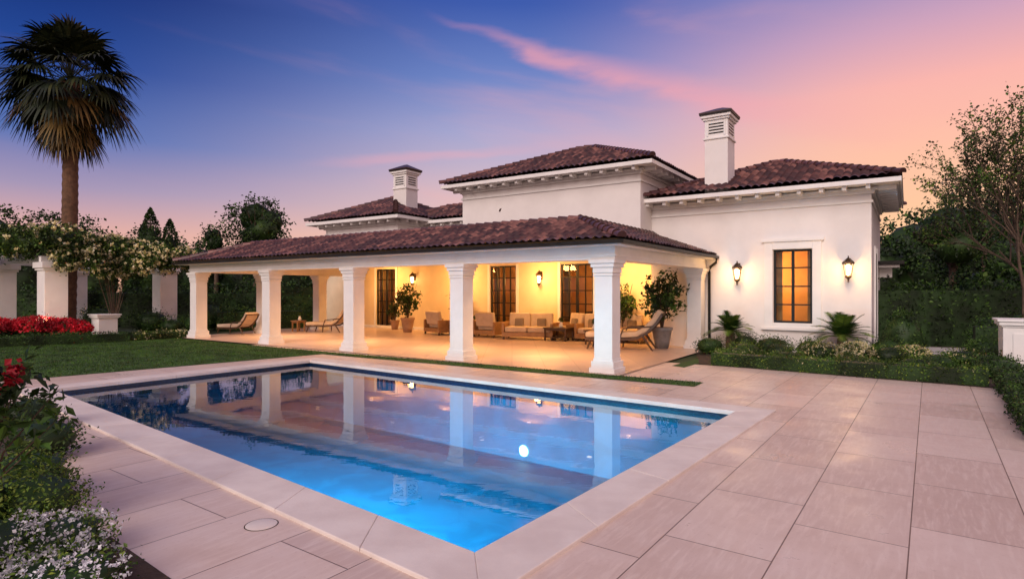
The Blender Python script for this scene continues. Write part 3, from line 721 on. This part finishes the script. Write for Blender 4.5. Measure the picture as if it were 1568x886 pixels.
for k in range(9):
    t=(k+.5)/9; a=Vector(PP[0]).lerp(Vector(PP[3]),t); b_=Vector(PP[1]).lerp(Vector(PP[2]),t); beam(a,b_,3.66,.08)
g.build('rafters',pg)
g=Geo()
def vine(a,b_,ra,rb,n,fl):
    for k in range(n):
        t=(k+.5)/n; c_=np.array(a)*(1-t)+np.array(b_)*t+rng.normal(size=3)*.12; rr=(ra+(rb-ra)*t)*rng.uniform(.85,1.12)
        core(g,c_,(rr,rr,rr*.8),LD,.65)
        P_=crown(c_,(rr*1.05,rr,rr*.9),120,12,.11,.75); q=rng.integers(0,4,len(P_))
        for i,m_ in enumerate((LD,LM,LM,LL)): g.leaves(P_[q==i],.105,m_,1.6,.4)
        if fl:
            Q=crown(c_,(rr*1.16,rr*1.16,rr*1.04),int(18*fl),8,.045,1.0); g.leaves(Q,.10,YEL,1.2,.3)
vine((-26,26.0,4.2),(-19.6,25.0,4.25),.85,.8,9,.7)
vine((-19.6,25.0,4.15),(-15.6,29.4,3.45),.8,.5,10,3)
vine((-19.0,24.8,3.35),(-16.8,27.3,3.15),.5,.55,5,3.5)
vine((-26,29,4.3),(-19,31,4.2),.8,.7,6,.3)
g.build('flowering_vine',pg)
g=Geo()
for k in range(14):
    a=random.uniform(0,6.28); l=random.uniform(.3,.9); g.tube([(-18.0,26.6,0),(-18.0+.3*l*math.cos(a),26.6+.3*l*math.sin(a),1.2),(-18+l*math.cos(a),26.6+l*math.sin(a),3.0)],[.025,.018,.008],BARK,5)
g.build('vine_stems',pg)
lamp('POINT','garden_uplight',(-19.0,24.0,.9),90,(1,.72,.45),pg,.1)

for (x_,y_,r_,h_) in [(-20.6,23.4,1.0,.95),(-19.3,23.8,1.0,1.0),(-18.2,24.0,.9,.9),(-21.8,23.4,1,.9)]:
    shrub('red_azalea_shrub',x_,y_,r_,r_*.7,h_,[LM,LM,LD],.07,.8,(RED,.085,360))
hedge('box_hedge',(-20.5,20.8),(-15.9,24.3),.6,.38,[LM,LD],.06,1,(RED,.035,20))
hedge('flower_border',(-15.9,24.6),(-14.4,26.6),.5,.3,[LM,LL],.06,1,(YEL,.04,90))
hedge('hedge',(-30,35),(-13.5,33.5),1.6,2.2,[LD,LM],.14,.8)
hedge('hedge',(-16.5,35.5),(-8.0,40),1.5,2.6,[LD,LM],.16,.8)
hedge('hedge',(-15.5,30.8),(-11.8,33),1.0,1.1,[LM],.1,.9)
for (x_,y_,r_,h_,ms) in [(-17.3,28.2,.8,1.2,[LM,LD]),(-16.2,28.0,.6,.8,[LM,LD]),(-19.3,27.5,.8,1.4,[LM,LD]),(-15.4,28.6,.6,1.0,[LM]),(-20.7,26.2,.7,1.3,[LM,LD]),(-16,31,.9,1.5,[LD])]:
    shrub('shrub',x_,y_,r_,r_,h_,ms,.09,.9)

for (x_,y_,rx,h_,ms,lf,fl) in [(-3.55,4.55,.42,.34,[LM,LL],.035,(WHITE,.026,170)),(-3.05,4.0,.38,.3,[LM,LL],.035,(WHITE,.026,160)),(-4.25,5.2,.42,.5,[LL,LL,LM],.035,None),(-3.9,4.3,.45,.42,[LL,LM],.035,(WHITE,.024,70)),
    (-4.9,5.9,.45,.5,[LL,LM],.035,None),(-2.6,3.45,.35,.3,[LM],.035,(WHITE,.026,130)),(-4.6,4.8,.5,.62,[LL,LL,LM],.04,None),(-5.9,7.4,.42,.5,[LM,LD],.05,None),(-7.3,8.9,.45,.5,[LM,LD],.05,None)]:
    shrub('flowering_groundcover' if fl else 'shrub',x_,y_,rx,rx,h_,ms,lf,1,fl)
g=Geo()
bx,by=-4.6,5.1
for k in range(30):
    a=random.uniform(0,6.28); r_=random.uniform(.1,.55); z_=random.uniform(.75,1.42); tip=Vector((bx+r_*math.cos(a),by+r_*math.sin(a),z_))
    g.tube([(bx,by,0),(bx+.3*r_*math.cos(a),by+.3*r_*math.sin(a),z_*.6),tip],[.014,.009,.004],BARK,5)
    P_=np.array(tip)+rng.normal(size=(20,3))*np.array([.07,.07,.09]); g.leaves(P_,.13,(LM,LM,LL,LD)[k%4],2.4,.5)
for (x_,y_,z_) in [(-4.22,4.95,1.36),(-4.3,5.1,1.42),(-4.35,4.9,1.28)]:
    P_=np.array([x_,y_,z_])+rng.normal(size=(40,3))*.028; g.leaves(P_,.055,RED,1.1,.5)
g.build('red_camellia_shrub')

def tree(name,x_,y_,h_,cr,mats,leaf,ncl,per,clr,trunk=.2,shell=.35,limbs=9,cz=None,corek=0):
    g=Geo(); cz=cz if cz else h_-cr[2]
    g.tube([(x_,y_,-.05),(x_+.05,y_,cz*.5),(x_,y_+.05,cz)],[trunk,trunk*.75,trunk*.5],BARK,8)
    for k in range(limbs):
        a=k*2.4+random.uniform(-.3,.3); el=random.uniform(.1,1.2); d=Vector((math.cos(a)*math.cos(el)*cr[0],math.sin(a)*math.cos(el)*cr[1],math.sin(el)*cr[2]))*.8
        s_=Vector((x_,y_,cz*random.uniform(.6,1))); e_=Vector((x_,y_,cz))+d; m_=s_.lerp(e_,.5)+Vector((0,0,-.1*cr[2]))
        g.tube([s_,m_,e_],[trunk*.4,trunk*.22,trunk*.06],BARK,5)
    if corek:
        for k in range(6):
            dd=rng.normal(size=3); dd/=np.linalg.norm(dd); core(g,np.array([x_,y_,cz])+dd*np.array(cr)*.4,[q*.5 for q in cr],LD,.8)
    P_=crown((x_,y_,cz),cr,ncl,per,clr,shell); q=rng.integers(0,len(mats),ncl).repeat(per)
    for i,m_ in enumerate(mats): g.leaves(P_[q==i],leaf,m_,1.7,.3)
    return g.build(name)
g=Geo()
def mass(x_,y_,r_,h_):
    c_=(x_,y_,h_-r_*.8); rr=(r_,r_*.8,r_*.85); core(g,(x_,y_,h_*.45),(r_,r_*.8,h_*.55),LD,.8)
    P_=crown(c_,rr,130,13,r_*.1,.75); q=rng.integers(0,4,130).repeat(13)
    g.leaves(P_[q<3],.26,LD,1.6,.3); g.leaves(P_[q==3],.26,LM,1.6,.3)
for (x_,y_,r_,h_) in [(-50,50,4,10.4),(-45,50,3.6,9.6),(-41,52,3,9),(-56,54,4,11),(-37,50,3,8.3),(-32,52,3,7.6),(-28,52,3,6.6),(-24,53,3,6.2),(-20,52,3,6.4),(-16,54,3,6.6),(-12,55,3,7),(-8,56,3,7),(-35,42,2.5,6.3),(-31,43,2.3,5.6),(-40,43,2.5,6.8),
     (26,38,3.0,7.2),(30,38,3.6,8.4),(35,38,3.5,9),(21.5,34,2.0,5.2),(25,31,2.5,5.6),(40,38,4,9),(46,42,4,10),(19.0,34,1.8,4.4),(22,27,2,3.4),(28,28,3,6)]: mass(x_,y_,r_,h_)
g.build('background_trees')
tree('round_tree',-19.6,45,9.2,(2.5,2.3,2.2),[LD,LD,LM],.2,240,14,.26,.3,.7,corek=.6)
tree('round_tree',-23.2,46,7.4,(1.0,1.0,1.2),[LD,LM],.18,60,12,.2,.2,.6,corek=.5)
def cypress(x_,y_,h_,r_):
    g=Geo(); n=3000; t=rng.uniform(0,1,n)**.8; a=rng.uniform(0,6.28,n); rr=r_*np.sin(np.pi*np.clip(t*.85+.15,0,1))**.7*rng.uniform(.75,1.08,n)*(1+.12*np.sin(t*30+a*3))
    P_=np.c_[x_+np.cos(a)*rr,y_+np.sin(a)*rr,.2+t*(h_-.2)]; g.leaves(P_,.2,LD,2.4,.1); g.leaves(P_[:900]+.03,.2,LM,2.4,.1); core(g,(x_,y_,h_*.48),(r_,r_,h_*.5),LD,.7); g.tube([(x_,y_,0),(x_,y_,h_*.9)],[.15,.03],BARK,5); g.build('cypress_tree')
cypress(-27.7,45,8.4,.95); cypress(-26.5,45.5,7.6,.85); cypress(-28.8,46,7.4,.9)
hedge('hedge',(13.4,23.5),(24,20.0),1.5,2.4,[LD,LD,LM],.13,.8)
hedge('hedge',(14.0,17.8),(18,15.2),.9,1.15,[LD,LM],.08,.8)
for (x_,y_,r_,h_) in [(16.3,18.8,.5,1.5),(15.5,19.2,.45,1.3)]: shrub('shrub',x_,y_,r_,r_,h_,[LM,LD],.07)
tree('broadleaf_tree',20.2,27,6.3,(1.9,1.9,1.8),[LD,LM],.15,170,15,.22,.2,.5,corek=.45)
tree('broadleaf_tree',23.3,29,7.6,(1.7,1.7,2.0),[LD,LM],.15,130,14,.25,.2,.4)
g=Geo()
def br(p_,d,l,r_,dep):
    e_=p_+d*l; m_=p_.lerp(e_,.5)+Vector(rng.normal(size=3))*l*.05; g.tube([p_,m_,e_],[r_,r_*.8,r_*.6],BARK,5)
    if dep<=2:
        n=20 if dep==0 else 8
        t=rng.uniform(.2,1.1,n)[:,None]; P_=np.array(p_)*(1-t)+np.array(e_)*t+rng.normal(size=(n,3))*.08
        g.leaves(P_,.095,(LGREY,LM,LM,LL)[random.randrange(4)],1.7,.3)
    if dep==0: return
    for k in range(3):
        nd_=(d+Vector(rng.normal(size=3))*.33+Vector((.03,0,.20))).normalized(); br(p_.lerp(e_,random.uniform(.65,1)),nd_,l*random.uniform(.68,.86),r_*.6,dep-1)
for (dx_,dy_) in ((-.12,0),(.2,.1),(.05,-.1)):
    br(Vector((15.95+dx_,18.0+dy_,0)),Vector((dx_*.5,dy_,1)).normalized(),2.5,.075,5)
g.build('sparse_olive_tree')

pt=empty('fan_palm_tree'); X0,Y0,Z0=-22.7,30,12.7
g=Geo(); path=[];rad=[]
for i in range(60):
    t=i/59; path.append((X0+.15*math.sin(t*2),Y0,Z0*t-.05)); rad.append(.36-.05*t+.025*(i%2)+ (.12*(t-.93)/.07 if t>.93 else 0))
g.tube(path,rad,PALMBARK,14); g.build('trunk',pt)
g=Geo()
def fan(org,az,el,pl,R_,mat,nseg=26,droop=.5):
    d=Vector((math.cos(az)*math.cos(el),math.sin(az)*math.cos(el),math.sin(el)))
    mid=org+d*pl*.55+Vector((0,0,.05)); hub=org+d*pl+Vector((0,0,-.10*pl))
    g.tube([org,mid,hub],[.03,.022,.015],mat,4)
    d2=(hub-mid).normalized(); side=d2.cross(Vector((0,0,1))).normalized(); upv=side.cross(d2)
    V=[];F=[]
    for k in range(nseg):
        an=math.radians(-105+210*k/(nseg-1)); dr=(d2*math.cos(an)+side*math.sin(an)+upv*random.uniform(-.03,.10)).normalized()
        L=R_*(.72+.28*math.cos(an*.7))*random.uniform(.85,1.1); wd=dr.cross(upv).normalized()
        b_=len(V)
        for (t,w_) in ((0,.012),(.35,.040),(.62,.034),(.85,.018),(1.0,.003)):
            q=hub+dr*L*t; q.z-=droop*R_*max(0,t-.35)**1.7*1.4
            V+=[tuple(q-wd*w_*R_*1.1),tuple(q+wd*w_*R_*1.1)]
        for j in range(4): F.append((b_+2*j,b_+2*j+1,b_+2*j+3,b_+2*j+2))
    g.add(V,F,mat)
org=Vector((X0+.14,Y0,Z0-.1))
for k in range(60):
    f_=k/59; el=math.radians(84-122*f_); az=k*2.39996+random.uniform(-.15,.15)
    fan(org+Vector((0,0,.35*(1-f_))),az,el+random.uniform(-.1,.1),random.uniform(1.5,2.2),random.uniform(1.3,1.75),PALML if f_<.78 or k%2 else PALMD,28,.35+.5*f_)
for k in range(34):
    az=k*2.4; fan(org+Vector((0,0,-.35-.7*random.random())),az,math.radians(-50-random.uniform(0,28)),random.uniform(.9,1.7),1.3,PALMD if k%3 else PALML,20,.7)
g.build('fronds',pt)

# ---------------------------------------------------------------- sky / world
wd=bpy.data.worlds.new('World'); sc.world=wd; wd.use_nodes=True; nt=wd.node_tree
bg=nt.nodes['Background']
tc=nd(nt,'ShaderNodeTexCoord'); sp=nd(nt,'ShaderNodeSeparateXYZ'); nt.links.new(tc.outputs['Generated'],sp.inputs[0])
x_,y_,z_=sp.outputs
hl=math_(nt,'SQRT',math_(nt,'ADD',math_(nt,'ADD',math_(nt,'MULTIPLY',x_,x_),math_(nt,'MULTIPLY',y_,y_)),1e-5))
sa=math_(nt,'DIVIDE',x_,hl); te=math_(nt,'DIVIDE',z_,hl)
def s2l(c_): return tuple(((v/255)/12.92 if v/255<.04045 else ((v/255+.055)/1.055)**2.4) for v in c_)
def ramp(stops):
    r=nd(nt,'ShaderNodeValToRGB'); e=r.color_ramp.elements
    e[0].position=stops[0][0]; e[0].color=rgba(s2l(stops[0][1])); e[1].position=stops[-1][0]; e[1].color=rgba(s2l(stops[-1][1]))
    for p_,c_ in stops[1:-1]: q=e.new(p_); q.color=rgba(s2l(c_))
    nt.links.new(z_,r.inputs[0]); return r.outputs[0]
Lr=ramp([(0,(240,180,150)),(.08,(226,172,162)),(.14,(165,148,180)),(.21,(86,112,178)),(.30,(32,70,150)),(.40,(10,40,115)),(.6,(125,122,170)),(1,(170,155,175))])
Cr=ramp([(0,(254,204,165)),(.09,(244,196,175)),(.17,(214,184,192)),(.26,(166,166,206)),(.34,(110,132,196)),(.44,(58,88,170)),(.6,(135,130,172)),(1,(170,155,175))])
Rr=ramp([(0,(255,204,142)),(.10,(255,200,154)),(.20,(255,192,163)),(.28,(250,180,170)),(.35,(208,162,186)),(.43,(138,134,190)),(.6,(155,138,172)),(1,(170,155,175))])
col=mixc(nt,maprange(nt,sa,-.65,.0),Lr,Cr)
col=mixc(nt,maprange(nt,sa,.0,.58),col,Rr)
cv=nd(nt,'ShaderNodeCombineXYZ'); nt.links.new(math_(nt,'MULTIPLY',sa,2.0),cv.inputs[0]); nt.links.new(math_(nt,'MULTIPLY',math_(nt,'ADD',te,math_(nt,'MULTIPLY',sa,.16)),9),cv.inputs[1]); nt.links.new(math_(nt,'GREATER_THAN',y_,0),cv.inputs[2])
n1=nd(nt,'ShaderNodeTexNoise',i_Scale=1.3,i_Detail=6,i_Roughness=.48,i_Distortion=.3); nt.links.new(cv.outputs[0],n1.inputs[0])
cl=math_(nt,'MULTIPLY',maprange(nt,n1.outputs[0],.5,.85),maprange(nt,sa,-.6,.5,.08,.5))
cl=math_(nt,'MULTIPLY',cl,maprange(nt,te,.02,.12))
col=mixc(nt,cl,col,s2l((252,176,168)))
nv=nd(nt,'ShaderNodeTexNoise',i_Scale=4,i_Detail=6,i_Roughness=.55); cv2=nd(nt,'ShaderNodeCombineXYZ'); nt.links.new(math_(nt,'MULTIPLY',sa,1.6),cv2.inputs[0]); nt.links.new(math_(nt,'MULTIPLY',te,5),cv2.inputs[1]); nt.links.new(cv2.outputs[0],nv.inputs[0])
eoff=math_(nt,'SUBTRACT',te,math_(nt,'SUBTRACT',.418,math_(nt,'MULTIPLY',sa,.34)))
eoff=math_(nt,'ADD',eoff,math_(nt,'MULTIPLY',math_(nt,'SUBTRACT',nv.outputs[0],.5),.05))
wdt=maprange(nt,sa,-.12,.2,.4,1)
st=maprange(nt,math_(nt,'DIVIDE',math_(nt,'ABSOLUTE',eoff),wdt),.0,.040,1,0)
st=math_(nt,'MULTIPLY',st,maprange(nt,sa,-.16,.05)); st=math_(nt,'MULTIPLY',st,maprange(nt,sa,.60,.25)); st=math_(nt,'MULTIPLY',st,math_(nt,'GREATER_THAN',y_,0))
st=math_(nt,'MULTIPLY',st,maprange(nt,nv.outputs[0],.3,.6,.5,1))
col=mixc(nt,math_(nt,'MULTIPLY',st,.62),col,s2l((246,165,172)))
e2=math_(nt,'ADD',math_(nt,'SUBTRACT',te,math_(nt,'ADD',.238,math_(nt,'MULTIPLY',sa,.10))),math_(nt,'MULTIPLY',math_(nt,'SUBTRACT',nv.outputs[0],.5),.03))
s2=maprange(nt,math_(nt,'ABSOLUTE',e2),0,.013,1,0); s2=math_(nt,'MULTIPLY',s2,maprange(nt,sa,-.36,-.2)); s2=math_(nt,'MULTIPLY',s2,maprange(nt,sa,.12,-.1)); s2=math_(nt,'MULTIPLY',s2,math_(nt,'GREATER_THAN',y_,0))
col=mixc(nt,math_(nt,'MULTIPLY',s2,.35),col,s2l((240,170,178)))
back=maprange(nt,math_(nt,'DIVIDE',y_,hl),.1,-.8,0,.85)
col=mixc(nt,math_(nt,'MULTIPLY',back,maprange(nt,z_,.95,.0)),col,s2l((255,214,205)))
sky=nd(nt,'ShaderNodeTexSky'); sky.sky_type='NISHITA'; sky.sun_disc=False; sky.sun_elevation=math.radians(32); sky.sun_rotation=math.radians(205)
sk=nd(nt,'ShaderNodeVectorMath',operation='SCALE'); nt.links.new(sky.outputs[0],sk.inputs[0]); sk.inputs['Scale'].default_value=.004
ad=nd(nt,'ShaderNodeVectorMath',operation='ADD'); nt.links.new(col,ad.inputs[0]); nt.links.new(sk.outputs[0],ad.inputs[1])
nt.links.new(ad.outputs[0],bg.inputs[0]); bg.inputs[1].default_value=1.0
added_key_light=bpy.data.lights.new('added_key_light','SUN'); added_key_light.energy=2.2; added_key_light.angle=math.radians(40); added_key_light.color=(1,.84,.75)  # added soft key light from behind camera; dusk glow lies beyond the house
so=bpy.data.objects.new('added_key_light',added_key_light); sc.collection.objects.link(so)
az=math.radians(205); el=math.radians(32)
dirv=Vector((math.sin(az)*math.cos(el),math.cos(az)*math.cos(el),math.sin(el)))
so.rotation_euler=dirv.to_track_quat('Z','Y').to_euler()

cam=bpy.data.cameras.new('camera'); cam.lens=20.66; cam.sensor_width=36; cam.clip_end=3000; cam.clip_start=.05
co=bpy.data.objects.new('camera',cam); sc.collection.objects.link(co); co.location=(0,0,2.1); co.rotation_euler=(math.radians(90.1),0,0)
sc.camera=co
